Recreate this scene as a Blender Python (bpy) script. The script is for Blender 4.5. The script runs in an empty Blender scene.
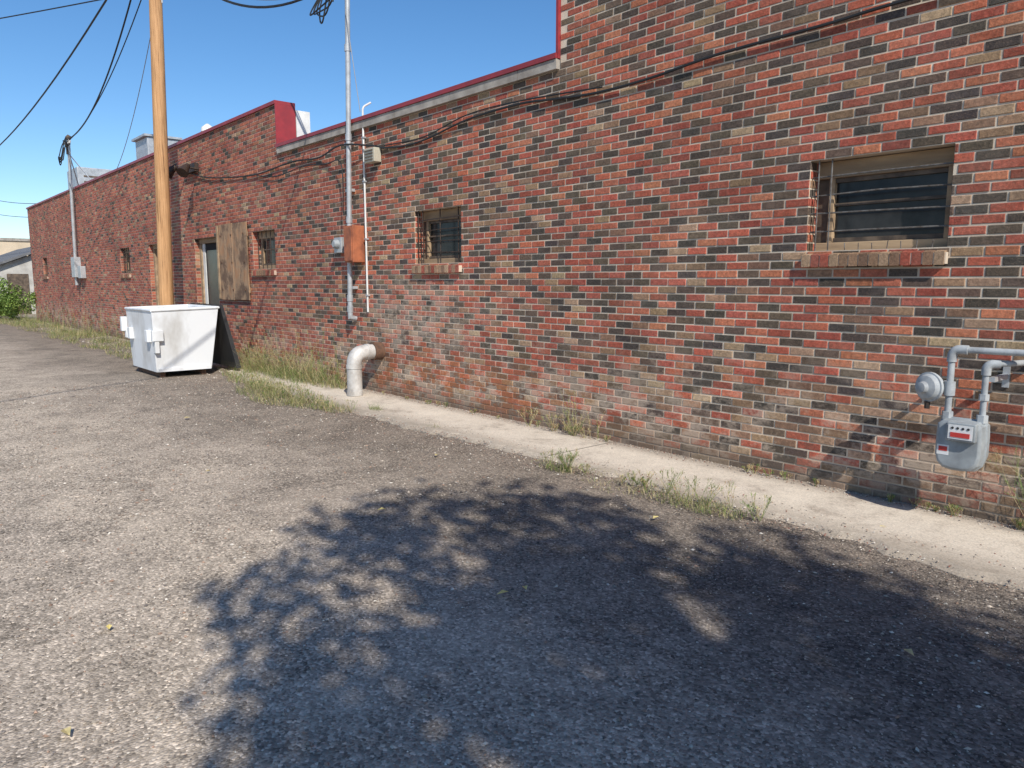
import bpy, math, random
import numpy as np
from mathutils import Vector, Matrix, noise
random.seed(7)
rnd=random.random
def U(a,b): return a+(b-a)*random.random()
C=bpy.context.scene.collection
WY=5.57   # front plane of the brick wall

# ------------------------------------------------------------------ materials
def mat(name):
    m=bpy.data.materials.new(name); m.use_nodes=True
    nt=m.node_tree; b=nt.nodes['Principled BSDF']
    return m,nt,b
def N(nt,t,**kw):
    n=nt.nodes.new(t)
    for k,v in kw.items(): setattr(n,k,v)
    return n
def L(nt,a,b): nt.links.new(a,b)
def pos(nt): return N(nt,'ShaderNodeNewGeometry').outputs['Position']
def noi(nt,vec,scale,detail=4,rough=.55,stretch=None):
    if stretch:
        mp=N(nt,'ShaderNodeMapping'); mp.inputs['Scale'].default_value=stretch
        L(nt,vec,mp.inputs['Vector']); vec=mp.outputs[0]
    n=N(nt,'ShaderNodeTexNoise'); n.inputs['Scale'].default_value=scale
    n.inputs['Detail'].default_value=detail; n.inputs['Roughness'].default_value=rough
    L(nt,vec,n.inputs['Vector']); return n.outputs['Fac']
def vor(nt,vec,scale):
    n=N(nt,'ShaderNodeTexVoronoi'); n.inputs['Scale'].default_value=scale
    L(nt,vec,n.inputs['Vector']); return n
def ramp(nt,fac,stops):
    r=N(nt,'ShaderNodeValToRGB'); e=r.color_ramp.elements
    while len(e)<len(stops): e.new(.5)
    for i,(p,c) in enumerate(stops):
        e[i].position=p
        e[i].color=(c,c,c,1) if isinstance(c,(int,float)) else (*c,1)
    L(nt,fac,r.inputs['Fac']); return r.outputs['Color']
def mix(nt,fac,a,b,mode='MIX'):
    m=N(nt,'ShaderNodeMix',data_type='RGBA',blend_type=mode)
    for s,v in ((0,fac),(6,a),(7,b)):
        if isinstance(v,(int,float)): m.inputs[s].default_value=v if s==0 else (v,v,v,1)
        elif isinstance(v,tuple): m.inputs[s].default_value=(*v,1)
        else: L(nt,v,m.inputs[s])
    return m.outputs[2]
def mth(nt,op,a,b=0):
    m=N(nt,'ShaderNodeMath',operation=op)
    for s,v in ((0,a),(1,b)):
        if isinstance(v,(int,float)): m.inputs[s].default_value=v
        else: L(nt,v,m.inputs[s])
    return m.outputs[0]
def bump(nt,b,h,st=.5,dist=.01):
    n=N(nt,'ShaderNodeBump'); n.inputs['Strength'].default_value=st; n.inputs['Distance'].default_value=dist
    L(nt,h,n.inputs['Height']); L(nt,n.outputs[0],b.inputs['Normal']); return n
def blob(nt,P,c,r):
    """soft world-space patch mask: 1 in the centre, 0 outside radius"""
    mp=N(nt,'ShaderNodeMapping'); mp.vector_type='POINT'
    mp.inputs['Location'].default_value=(-c[0]/r[0],-c[1]/r[1],-c[2]/r[2]); mp.inputs['Scale'].default_value=(1/r[0],1/r[1],1/r[2])
    L(nt,P,mp.inputs['Vector']); v=N(nt,'ShaderNodeVectorMath',operation='LENGTH'); L(nt,mp.outputs[0],v.inputs[0])
    m=N(nt,'ShaderNodeMapRange'); m.interpolation_type='SMOOTHSTEP'; L(nt,v.outputs['Value'],m.inputs['Value'])
    m.inputs['From Min'].default_value=1; m.inputs['From Max'].default_value=.2
    m.inputs['To Min'].default_value=0; m.inputs['To Max'].default_value=1
    return m.outputs[0]

def simple(name,c1,c2=None,scale=8,rough=.7,metal=0,bst=.3,bd=.004,bscale=60,stretch=None,lo=.35,hi=.65):
    m,nt,b=mat(name); P=pos(nt)
    c2=c2 or tuple(x*.75 for x in c1)
    L(nt,ramp(nt,noi(nt,P,scale,4,.6,stretch),[(lo,c1),(hi,c2)]),b.inputs['Base Color'])
    b.inputs['Roughness'].default_value=rough; b.inputs['Metallic'].default_value=metal
    if bst: bump(nt,b,noi(nt,P,bscale,2,.6,stretch),bst,bd)
    return m

def weather(nt,c,P):
    """dirt, lime bloom and rust staining shared by bricks and mortar"""
    sx=N(nt,'ShaderNodeSeparateXYZ'); L(nt,P,sx.inputs[0])
    big=ramp(nt,noi(nt,P,.8,3,.6),[(.3,.80),(.7,1.15)])
    c=mix(nt,1,c,big,'MULTIPLY')
    mr=N(nt,'ShaderNodeMapRange'); L(nt,sx.outputs['Z'],mr.inputs['Value'])
    mr.inputs['From Min'].default_value=.0; mr.inputs['From Max'].default_value=1.1
    mr.inputs['To Min'].default_value=.85; mr.inputs['To Max'].default_value=.06
    n3=noi(nt,P,3.0,6,.78,(1,1,1.5))
    sm=ramp(nt,n3,[(.47,0),(.60,1)])
    f=mth(nt,'MULTIPLY',sm,mr.outputs[0])
    ex=mth(nt,'MULTIPLY',blob(nt,P,(-8.2,5.57,1.0),(2.4,2,1.1)),ramp(nt,n3,[(.44,0),(.58,.55)]))
    f=mth(nt,'MAXIMUM',f,ex)
    c=mix(nt,f,c,(.56,.44,.34))
    ru=mth(nt,'MULTIPLY',blob(nt,P,(-7.6,5.57,.15),(3.8,2,.75)),ramp(nt,n3,[(.40,.9),(.52,.0)]))
    c=mix(nt,ru,c,(.40,.14,.055))
    # grime on the lower courses
    gr=mth(nt,'MULTIPLY',mr.outputs[0],ramp(nt,n3,[(.36,.6),(.46,0)]))
    c=mix(nt,gr,c,(.13,.09,.065))
    sp=N(nt,'ShaderNodeMapRange'); L(nt,mth(nt,'ADD',sx.outputs['Z'],mth(nt,'MULTIPLY',n3,-.3)),sp.inputs['Value'])
    sp.inputs['From Min'].default_value=-.10; sp.inputs['From Max'].default_value=.12
    sp.inputs['To Min'].default_value=.7; sp.inputs['To Max'].default_value=0
    c=mix(nt,sp.outputs[0],c,(.17,.125,.09))
    return c
def brick_material():
    m,nt,b=mat('brick_faces'); P=pos(nt)
    a=N(nt,'ShaderNodeAttribute',attribute_name='Col').outputs['Color']
    mn=noi(nt,P,50,4,.8)
    mott=ramp(nt,mn,[(.28,.48),(.5,.98),(.72,1.6)])
    c=mix(nt,1,a,mott,'MULTIPLY')
    fine=ramp(nt,noi(nt,P,150,1,.6),[(.50,.0),(.75,1)])
    c=mix(nt,mth(nt,'MULTIPLY',fine,.18),c,(.52,.34,.23))
    c=weather(nt,c,P)
    L(nt,c,b.inputs['Base Color']); b.inputs['Roughness'].default_value=.85
    b.inputs['Specular IOR Level'].default_value=.3
    bump(nt,b,noi(nt,P,90,2,.8),.5,.006)
    return m
M_brick=brick_material()
def mortar():
    m,nt,b=mat('mortar'); P=pos(nt)
    c=ramp(nt,noi(nt,P,3,4,.6),[(.35,(.70,.59,.46)),(.62,(.54,.44,.34))])
    sx=N(nt,'ShaderNodeSeparateXYZ'); L(nt,P,sx.inputs[0])
    mr=N(nt,'ShaderNodeMapRange'); L(nt,sx.outputs['X'],mr.inputs['Value'])
    mr.inputs['From Min'].default_value=-14; mr.inputs['From Max'].default_value=-6
    mr.inputs['To Min'].default_value=.55; mr.inputs['To Max'].default_value=0
    c=mix(nt,mr.outputs[0],c,(.34,.20,.15))
    c=weather(nt,c,P)
    L(nt,c,b.inputs['Base Color']); b.inputs['Roughness'].default_value=.95
    bump(nt,b,noi(nt,P,120,2,.6),.5,.004); return m
M_mortar=mortar()
def N2(nt,col):
    s=N(nt,'ShaderNodeSeparateColor'); L(nt,col,s.inputs[0]); return s.outputs[0]
def ground_material():
    m,nt,b=mat('ground_gravel'); P=pos(nt)
    sx=N(nt,'ShaderNodeSeparateXYZ'); L(nt,P,sx.inputs[0])
    w=mth(nt,'ADD',sx.outputs['Y'],mth(nt,'MULTIPLY',mth(nt,'SUBTRACT',noi(nt,P,.6,4,.65),.5),3.2))
    zone=ramp(nt,mth(nt,'DIVIDE',mth(nt,'ADD',w,6),12),[(.30,(.41,.345,.275)),(.50,(.39,.325,.26)),(.61,(.47,.39,.305)),(.70,(.38,.315,.25)),(.79,(.26,.215,.17)),(.88,(.235,.19,.15)),(.95,(.34,.28,.22))])
    n1=noi(nt,P,1.7,6,.78)
    patch=ramp(nt,n1,[(.34,.68),(.5,1.0),(.66,1.22)])
    c=mix(nt,1,zone,patch,'MULTIPLY')
    v1=vor(nt,P,80)
    ag=ramp(nt,n1,[(.36,1),(.64,.5)])
    peb=ramp(nt,N2(nt,v1.outputs['Color']),[(.0,.34),(.3,.76),(.65,1.05),(.9,1.5),(1,2.2)])
    c=mix(nt,ag,c,mix(nt,1,c,peb,'MULTIPLY'))
    dk=ramp(nt,noi(nt,P,26,4,.8),[(.54,0),(.67,1)])
    c=mix(nt,mth(nt,'MULTIPLY',dk,mth(nt,'MULTIPLY',ag,.5)),c,(.15,.125,.105))
    # dark asphalt near the strip, plus tree-shadow darkening painted into the ground colour
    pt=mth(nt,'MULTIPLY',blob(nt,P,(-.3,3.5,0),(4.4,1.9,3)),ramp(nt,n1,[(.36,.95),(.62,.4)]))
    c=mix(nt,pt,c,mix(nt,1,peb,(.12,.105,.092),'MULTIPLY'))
    L(nt,c,b.inputs['Base Color']); b.inputs['Roughness'].default_value=.95
    b.inputs['Specular IOR Level'].default_value=.2
    h=mth(nt,'ADD',mth(nt,'MULTIPLY',v1.outputs['Distance'],-.9),noi(nt,P,9,4,.8))
    bump(nt,b,h,.6,.011)
    return m
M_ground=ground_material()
def attr_mat(name,rough=.8,trans=0):
    m,nt,b=mat(name); P=pos(nt)
    a=N(nt,'ShaderNodeAttribute',attribute_name='Col').outputs['Color']
    c=mix(nt,1,a,ramp(nt,noi(nt,P,40,1),[(.3,.8),(.7,1.2)]),'MULTIPLY')
    L(nt,c,b.inputs['Base Color']); b.inputs['Roughness'].default_value=rough
    if trans:
        t=N(nt,'ShaderNodeBsdfTranslucent'); L(nt,c,t.inputs['Color'])
        x=N(nt,'ShaderNodeMixShader'); x.inputs[0].default_value=trans
        L(nt,b.outputs[0],x.inputs[1]); L(nt,t.outputs[0],x.inputs[2])
        L(nt,x.outputs[0],nt.nodes['Material Output'].inputs[0])
    return m
M_leaf=attr_mat('leaf',.6,.25); M_tleaf=attr_mat('tree_leaf',.6,0); M_stone=attr_mat('loose_stone',.85)
def conc():
    m,nt,b=mat('concrete'); P=pos(nt)
    n1=noi(nt,P,2.0,6,.78)
    c=ramp(nt,n1,[(.34,(.40,.335,.265)),(.46,(.60,.52,.42)),(.7,(.72,.63,.51))])
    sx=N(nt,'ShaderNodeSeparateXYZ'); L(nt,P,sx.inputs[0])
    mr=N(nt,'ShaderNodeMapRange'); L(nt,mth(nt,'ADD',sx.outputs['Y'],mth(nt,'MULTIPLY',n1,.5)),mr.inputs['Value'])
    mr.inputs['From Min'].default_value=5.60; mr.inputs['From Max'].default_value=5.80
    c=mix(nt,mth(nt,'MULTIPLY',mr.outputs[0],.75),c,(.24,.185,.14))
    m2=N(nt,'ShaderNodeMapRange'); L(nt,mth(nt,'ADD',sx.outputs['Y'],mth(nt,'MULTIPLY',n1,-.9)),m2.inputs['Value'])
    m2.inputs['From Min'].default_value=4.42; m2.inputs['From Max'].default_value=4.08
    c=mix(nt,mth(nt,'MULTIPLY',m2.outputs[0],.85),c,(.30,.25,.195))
    v=vor(nt,P,120); c=mix(nt,.4,c,mix(nt,1,c,ramp(nt,N2(nt,v.outputs['Color']),[(0,.5),(.5,1),(1,1.3)]),'MULTIPLY'))
    L(nt,c,b.inputs['Base Color']); b.inputs['Roughness'].default_value=.92
    bump(nt,b,noi(nt,P,60,3,.7),.5,.005); return m
M_conc=conc()
M_conc2=simple('coping_concrete',(.42,.38,.33),(.25,.22,.19),5,.9,0,.4)
M_red=simple('red_metal_trim',(.33,.035,.04),(.24,.03,.035),5,.45,0,.1)
M_white=simple('white_panel',(.75,.74,.71),(.6,.58,.55),4,.6,0,.1)
M_dump=simple('dumpster_paint',(.74,.75,.76),(.46,.44,.41),2.4,.5,0,.15,.003,30,(1,1,.5),.48,.80)
M_black=simple('black_plastic',(.02,.02,.022),(.035,.035,.035),6,.55,0,.1)
def polewood():
    m,nt,b=mat('pole_wood'); P=pos(nt)
    n=noi(nt,P,45,4,.7,(1,1,.03))
    c=ramp(nt,n,[(.32,(.17,.08,.035)),(.44,(.48,.255,.11)),(.62,(.60,.34,.16))])
    c=mix(nt,1,c,ramp(nt,noi(nt,P,2.2,3,.6,(1,1,.5)),[(.3,.8),(.7,1.1)]),'MULTIPLY')
    L(nt,c,b.inputs['Base Color']); b.inputs['Roughness'].default_value=.8; bump(nt,b,n,.6,.008); return m
M_pole=polewood()
M_woodold=simple('weathered_wood',(.44,.31,.19),(.21,.14,.085),6,.85,0,.5,.004,60,(.15,1,1))
def ply():
    m,nt,b=mat('weathered_plywood'); P=pos(nt)
    g=noi(nt,P,22,4,.7,(1,1,.12)); st=noi(nt,P,2.6,5,.75)
    c=ramp(nt,g,[(.35,(.20,.12,.07)),(.6,(.42,.27,.16))])
    c=mix(nt,ramp(nt,st,[(.40,.75),(.52,0)]),c,(.10,.055,.035))
    c=mix(nt,ramp(nt,st,[(.52,0),(.64,.6)]),c,(.42,.19,.08))
    L(nt,c,b.inputs['Base Color']); b.inputs['Roughness'].default_value=.85; bump(nt,b,g,.4,.003); return m
M_ply=ply()
M_frame=simple('window_frame_dark',(.16,.115,.08),(.06,.043,.032),9,.7,0,.2)
M_bar=simple('iron_bar',(.03,.027,.025),(.08,.045,.03),30,.6,.3,.2)
M_galv=simple('galvanised_steel',(.52,.53,.54),(.38,.39,.40),9,.45,.35,.1)
M_gas=simple('meter_grey_paint',(.33,.355,.365),(.21,.225,.235),7,.65,.0,.2)
M_gaspipe=simple('pipe_grey_paint',(.41,.43,.44),(.27,.28,.29),10,.6,.0,.2)
M_label=simple('meter_label_white',(.75,.74,.72),(.65,.64,.62),20,.5,0,0)
M_redlab=simple('meter_label_red',(.55,.05,.04),(.45,.04,.03),20,.5,0,0)
M_orange=simple('rusty_orange_box',(.44,.14,.06),(.22,.07,.035),6,.65)
M_beige=simple('beige_box',(.50,.46,.36),(.40,.36,.28),9,.6)
M_pvc=simple('vent_pipe_metal',(.62,.60,.57),(.36,.33,.30),5,.5,.1,.1)
M_rust=simple('rust',(.16,.08,.045),(.08,.045,.03),14,.85)
M_wire=simple('cable_black',(.012,.012,.012),(.02,.02,.02),5,.6,0,0)
M_wirel=simple('cable_light',(.3,.3,.3),(.25,.25,.25),5,.6,0,0)
M_roof=simple('flat_roof',(.16,.15,.14),(.10,.10,.09),2,.9)
M_shed=simple('white_siding',(.52,.50,.46),(.36,.34,.31),2,.8)
M_shingle=simple('grey_shingle',(.17,.17,.175),(.11,.11,.115),4,.9)
M_cream=simple('cream_wall',(.62,.50,.36),(.52,.42,.30),1,.85)
M_bark=simple('bark',(.12,.085,.06),(.06,.045,.035),9,.95,0,.8,.02,14,(1,1,.2))
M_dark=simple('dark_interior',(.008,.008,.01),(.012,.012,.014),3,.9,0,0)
def glass():
    m,nt,b=mat('old_window_glass'); P=pos(nt)
    L(nt,ramp(nt,noi(nt,P,6,4),[(.3,(.012,.012,.013)),(.8,(.045,.043,.042))]),b.inputs['Base Color'])
    b.inputs['Roughness'].default_value=.22; b.inputs['Specular IOR Level'].default_value=.32
    bump(nt,b,noi(nt,P,4,1),.12,.01); return m
M_glass=glass()

# ------------------------------------------------------------------ mesh builder
class MB:
    def __init__(s): s.v=[];s.f=[];s.c=[]
    def add(s,vs,fs,col=None):
        o=len(s.v); s.v+= [tuple(v) for v in vs]; s.f+=[tuple(i+o for i in f) for f in fs]
        if col is not None: s.c+=[col]*len(vs)
    def box(s,x0,x1,y0,y1,z0,z1,col=None):
        s.add([(x0,y0,z0),(x1,y0,z0),(x1,y1,z0),(x0,y1,z0),(x0,y0,z1),(x1,y0,z1),(x1,y1,z1),(x0,y1,z1)],
              [(0,3,2,1),(4,5,6,7),(0,1,5,4),(1,2,6,5),(2,3,7,6),(3,0,4,7)],col)
    def tube(s,pts,r,n=12,cap=True,col=None):
        pts=[Vector(p) for p in pts]; rs=r if isinstance(r,(list,tuple)) else [r]*len(pts)
        vs=[];up=None
        for i,p in enumerate(pts):
            t=(pts[min(i+1,len(pts)-1)]-pts[max(i-1,0)]).normalized()
            if up is None: up=Vector((0,0,1)) if abs(t.z)<.9 else Vector((1,0,0))
            a=(up-t*up.dot(t)).normalized(); up=a; b=t.cross(a)
            for k in range(n):
                g=2*math.pi*k/n; vs.append(p+(a*math.cos(g)+b*math.sin(g))*rs[i])
        fs=[]
        for i in range(len(pts)-1):
            for k in range(n):
                fs.append((i*n+k,i*n+(k+1)%n,(i+1)*n+(k+1)%n,(i+1)*n+k))
        if cap: fs.append(tuple(range(n-1,-1,-1))); fs.append(tuple((len(pts)-1)*n+k for k in range(n)))
        s.add(vs,fs,col)
    def obj(s,name,m,parent=None,smooth=False,bevel=0):
        me=bpy.data.meshes.new(name); me.from_pydata(s.v,[],s.f)
        if s.c:
            at=me.color_attributes.new('Col','FLOAT_COLOR','POINT')
            a=np.ones((len(s.v),4),dtype=np.float32); a[:,:3]=np.array(s.c,dtype=np.float32)
            at.data.foreach_set('color',a.ravel())
        me.materials.append(m); me.update()
        o=bpy.data.objects.new(name,me); C.objects.link(o)
        if parent: o.parent=parent
        if smooth:
            me.polygons.foreach_set('use_smooth',[True]*len(me.polygons))
            try: me.set_sharp_from_angle(angle=math.radians(40))
            except Exception: pass
        if bevel:
            b=o.modifiers.new('bevel','BEVEL'); b.width=bevel; b.segments=3; b.limit_method='ANGLE'
        return o
def empty(name):
    e=bpy.data.objects.new(name,None); C.objects.link(e); e.empty_display_size=.2; return e
def bend(pts,rad,n=6):
    """round the corners of a polyline"""
    pts=[Vector(p) for p in pts]; out=[pts[0]]
    for i in range(1,len(pts)-1):
        a,b,c=pts[i-1],pts[i],pts[i+1]
        p0=b+(a-b).normalized()*rad; p1=b+(c-b).normalized()*rad
        for k in range(n+1):
            t=k/n; out.append((p0*(1-t)+b*t)*(1-t)+(b*(1-t)+p1*t)*t)
    out.append(pts[-1]); return out
def part(name,m,parent,fn,smooth=False,bevel=0):
    b=MB(); fn(b); return b.obj(name,m,parent,smooth,bevel)

# ------------------------------------------------------------------ brick building
bld=empty('brick_building')
CH=.068; BP=.2032; MJ=.0135
XL,XA,XB,XR=-36.6,-12.35,-5.6,4.0
HA,HB,HC=4.56,3.74,5.64
# openings x0,x1,z0,z1
OP=[(-2.88,-1.88,27*CH,37*CH),(-8.28,-7.28,27*CH,37*CH),(-13.6,-12.62,27*CH,37*CH),(-16.75,-15.42,0,37*CH),
    (-20.1,-19.2,0,37*CH),(-22.8,-21.85,27*CH,37*CH),(-34.2,-33.3,27*CH,37*CH)]
def top_at(x): return HA if x<XA else (HB if x<XB else HC)
RED=[(.385,.092,.056),(.44,.112,.064),(.335,.078,.050),(.455,.15,.082),(.30,.082,.055),(.40,.108,.070)]
DRK=[(.072,.055,.045),(.10,.072,.054),(.060,.050,.045),(.125,.085,.06)]
BRN=[(.26,.15,.092),(.31,.185,.11),(.21,.12,.075),(.38,.25,.155)]
rowv=[random.random() for _ in range(200)]
def bcol(x,z,r,i=0):
    n1=noise.noise(Vector((x*.5,z*1.1,3)))*.5+.5
    n2=noise.noise(Vector((x*.3,z*.7,11)))*.5+.5
    right=min(1,max(0,(x+12)/4))
    band=math.exp(-((z-1.45)/1.05)**2)
    # dark bricks were laid in diagonal zig-zags
    zz=abs((r%14)-7)
    diag=((i+zz)%3==0)
    dens=.12+right*(.34+.62*band)*(.55+.9*n1)
    pd=min(.93,dens*(2.2 if diag else .11))
    pd*= .88+.24*rowv[r]
    pb=.07+.08*n2+(.26*max(0,1-z/.9))+ right*(.02+.05*band)
    q=rnd()
    pal=DRK if q<pd else (BRN if q<pd+pb else RED)
    c=random.choice(pal); k=U(.82,1.18)
    if pal is RED and right<.5: c=(c[0]*.88,c[1]*1.0,c[2]*1.04)
    return (c[0]*k,c[1]*k*U(.92,1.1),c[2]*k)
bw=MB()
def brick(x0,x1,z0,z1,col):
    d=U(-.0018,.0018); y=WY+d; e=.003; yb=WY+.012
    x0+=U(-.0018,.0018); x1+=U(-.0018,.0018); z0+=U(-.0013,.0013); z1+=U(-.0013,.0013)
    t=U(-.0012,.0012)
    bw.add([(x0+e,y,z0+e),(x1-e,y+t,z0+e),(x1-e,y+t,z1-e),(x0+e,y,z1-e),
            (x0,y+e,z0),(x1,y+t+e,z0),(x1,y+t+e,z1),(x0,y+e,z1),
            (x0,yb,z0),(x1,yb,z0),(x1,yb,z1),(x0,yb,z1)],
           [(0,1,2,3),(4,5,1,0),(5,6,2,1),(6,7,3,2),(7,4,0,3),(8,9,5,4),(9,10,6,5),(10,11,7,6),(11,8,4,7)],col)
r0=-2
for r in range(r0,int(HC/CH)+1):
    z0=r*CH+MJ/2; z1=(r+1)*CH-MJ/2
    off=(BP/2 if r%2 else 0)+U(-.006,.006)
    x=XL-off; idx=0
    while x<XR:
        a,b=max(x,XL),min(x+BP,XR)
        xm=(a+b)/2
        if z1<=top_at(xm)+.01 and b-a>.03:
            segs=[(a,b)]
            for o in OP:
                if z0<o[3]-.005 and z1>o[2]+.005:
                    ns=[]
                    for s,e in segs:
                        if e<=o[0] or s>=o[1]: ns.append((s,e)); continue
                        if s<o[0]: ns.append((s,o[0]+MJ/2))
                        if e>o[1]: ns.append((o[1]-MJ/2,e))
                    segs=ns
            for s,e in segs:
                if z1>top_at(s) or z1>top_at(e):
                    lim=XA if abs(s-XA)<.3 else XB
                    if top_at(s)<z1: s=max(s,lim)
                    if top_at(e)<z1: e=min(e,lim)
                if e-s>.03: brick(s+MJ/2,e-MJ/2,z0,z1,bcol(xm,(z0+z1)/2,r-r0,idx))
        x+=BP; idx+=1
for o in OP:
    n0=int(round(o[2]/CH)); n1=int(round(o[3]/CH))
    for r in range(n0,n1):
        for side in (0,1):
            c=bcol(o[side],r*CH,r+2)
            xa,xb=(o[0]-.02,o[0]+.004) if side==0 else (o[1]-.004,o[1]+.02)
            bw.box(xa,xb,WY+.014,WY+.098,r*CH+MJ/2,(r+1)*CH-MJ/2,c)
            bw.box(xa,xb,WY+.108,WY+.19,r*CH+MJ/2,(r+1)*CH-MJ/2,random.choice(RED+DRK))
    if o[2]>.5:
        nb=14; w=(o[1]-o[0]+.02)/nb
        for k in range(nb):
            c=random.choice(BRN+[RED[4],RED[2]]); k2=U(.8,1.1); c=tuple(v*k2 for v in c)
            xa=o[0]-.01+k*w; j=U(-.003,.003)
            bw.add([(xa+.005,WY-.05+j,1.715),(xa+w-.005,WY-.05+j,1.715),(xa+w-.005,WY+.1,1.73),(xa+.005,WY+.1,1.73),
                    (xa+.005,WY-.05+j,1.805),(xa+w-.005,WY-.05+j,1.805),(xa+w-.005,WY+.1,1.838),(xa+.005,WY+.1,1.838)],
                   [(0,3,2,1),(4,5,6,7),(0,1,5,4),(1,2,6,5),(2,3,7,6),(3,0,4,7)],c)
bw.obj('brick_courses',M_brick,bld)
mw=MB(); YM=WY+.0055
xs=sorted(set([XL,XA,XB,XR]+[o[0] for o in OP]+[o[1] for o in OP]))
zs=sorted(set([-.2,HA,HB,HC,0,27*CH,37*CH]))
for i in range(len(xs)-1):
    for j in range(len(zs)-1):
        xm=(xs[i]+xs[i+1])/2; zm=(zs[j]+zs[j+1])/2
        if zm>top_at(xm): continue
        if any(o[0]<xm<o[1] and o[2]<zm<o[3] for o in OP): continue
        mw.add([(xs[i],YM,zs[j]),(xs[i+1],YM,zs[j]),(xs[i+1],YM,zs[j+1]),(xs[i],YM,zs[j+1])],[(0,1,2,3)])
for o in OP:
    x0,x1,z0,z1=o; y0,y1=YM,WY+.2
    mw.add([(x0,y0,z0),(x0,y1,z0),(x0,y1,z1),(x0,y0,z1)],[(0,1,2,3)])
    mw.add([(x1,y0,z0),(x1,y1,z0),(x1,y1,z1),(x1,y0,z1)],[(0,1,2,3)])
    mw.add([(x0,y0,z1),(x1,y0,z1),(x1,y1,z1),(x0,y1,z1)],[(0,1,2,3)])
    mw.add([(x0,y0,z0),(x1,y0,z0),(x1,y1,z0),(x0,y1,z0)],[(0,1,2,3)])
    if z0>.5: mw.box(x0-.012,x1+.012,WY-.044,WY+.004,1.722,1.80)
mw.box(XL,XA,WY+.03,WY+.32,3.0,HA); mw.box(XA+.001,XB,WY+.03,WY+.32,3.0,HB-.002); mw.box(XB+.001,XR,WY+.03,WY+.32,3.0,HC)
mw.obj('mortar_backing',M_mortar,bld)
def sidebrick():
    m,nt,b=mat('side_wall_brick'); P=pos(nt)
    s=N(nt,'ShaderNodeSeparateXYZ'); L(nt,P,s.inputs[0]); cb=N(nt,'ShaderNodeCombineXYZ')
    L(nt,s.outputs['Y'],cb.inputs[0]); L(nt,s.outputs['Z'],cb.inputs[1])
    t=N(nt,'ShaderNodeTexBrick'); L(nt,cb.outputs[0],t.inputs['Vector']); t.inputs['Scale'].default_value=1
    t.inputs['Brick Width'].default_value=.2; t.inputs['Row Height'].default_value=.068; t.inputs['Mortar Size'].default_value=.006
    t.inputs['Color1'].default_value=(.30,.08,.05,1); t.inputs['Color2'].default_value=(.12,.06,.045,1); t.inputs['Mortar'].default_value=(.4,.33,.27,1)
    L(nt,t.outputs[0],b.inputs['Base Color']); b.inputs['Roughness'].default_value=.9; return m
part('end_walls',sidebrick(),bld,lambda b:(b.box(XL,XL+.25,WY+.02,18,-.1,HA-.003),b.box(XR-.25,XR+.0,WY+.02,18,-.1,HC-.003),b.box(XL+.25,XR-.25,17.75,18,-.1,3.7)))
part('roof_deck',M_roof,bld,lambda b:b.box(XL+.25,XR-.25,WY+.33,17.75,3.25,3.35))
def cop(b):
    x=XA+.05
    while x<XB-.02:
        x2=min(x+1.22,XB-.01); b.box(x+.003,x2-.003,WY-.045,WY+.34,HB+.003,HB+.10); x=x2
part('coping',M_conc2,bld,cop)
def trim(b):
    b.box(XA+.03,XB-.012,WY-.06,WY+.36,HB+.104,HB+.155)
    b.box(XL-.03,XA+.02,WY-.035,WY+.335,HA+.003,HA+.06)
    b.box(XA+.004,XA+.028,WY-.03,WY+.33,HB+.16,HA+.0)
    b.box(XB-.035,XB-.003,WY-.03,WY+.36,HB+.105,HC)
    b.box(XB-.04,XR+.03,WY-.035,WY+.335,HC+.003,HC+.07)
part('red_metal_trim',M_red,bld,trim)
part('white_return_panel',M_white,bld,lambda b:b.box(XA-.3,XA+.02,WY+.345,WY+.6,3.35,HA-.05))
M_steelbar=simple('old_steel_bar',(.20,.19,.18),(.09,.07,.055),30,.6,.3,.2)
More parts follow.
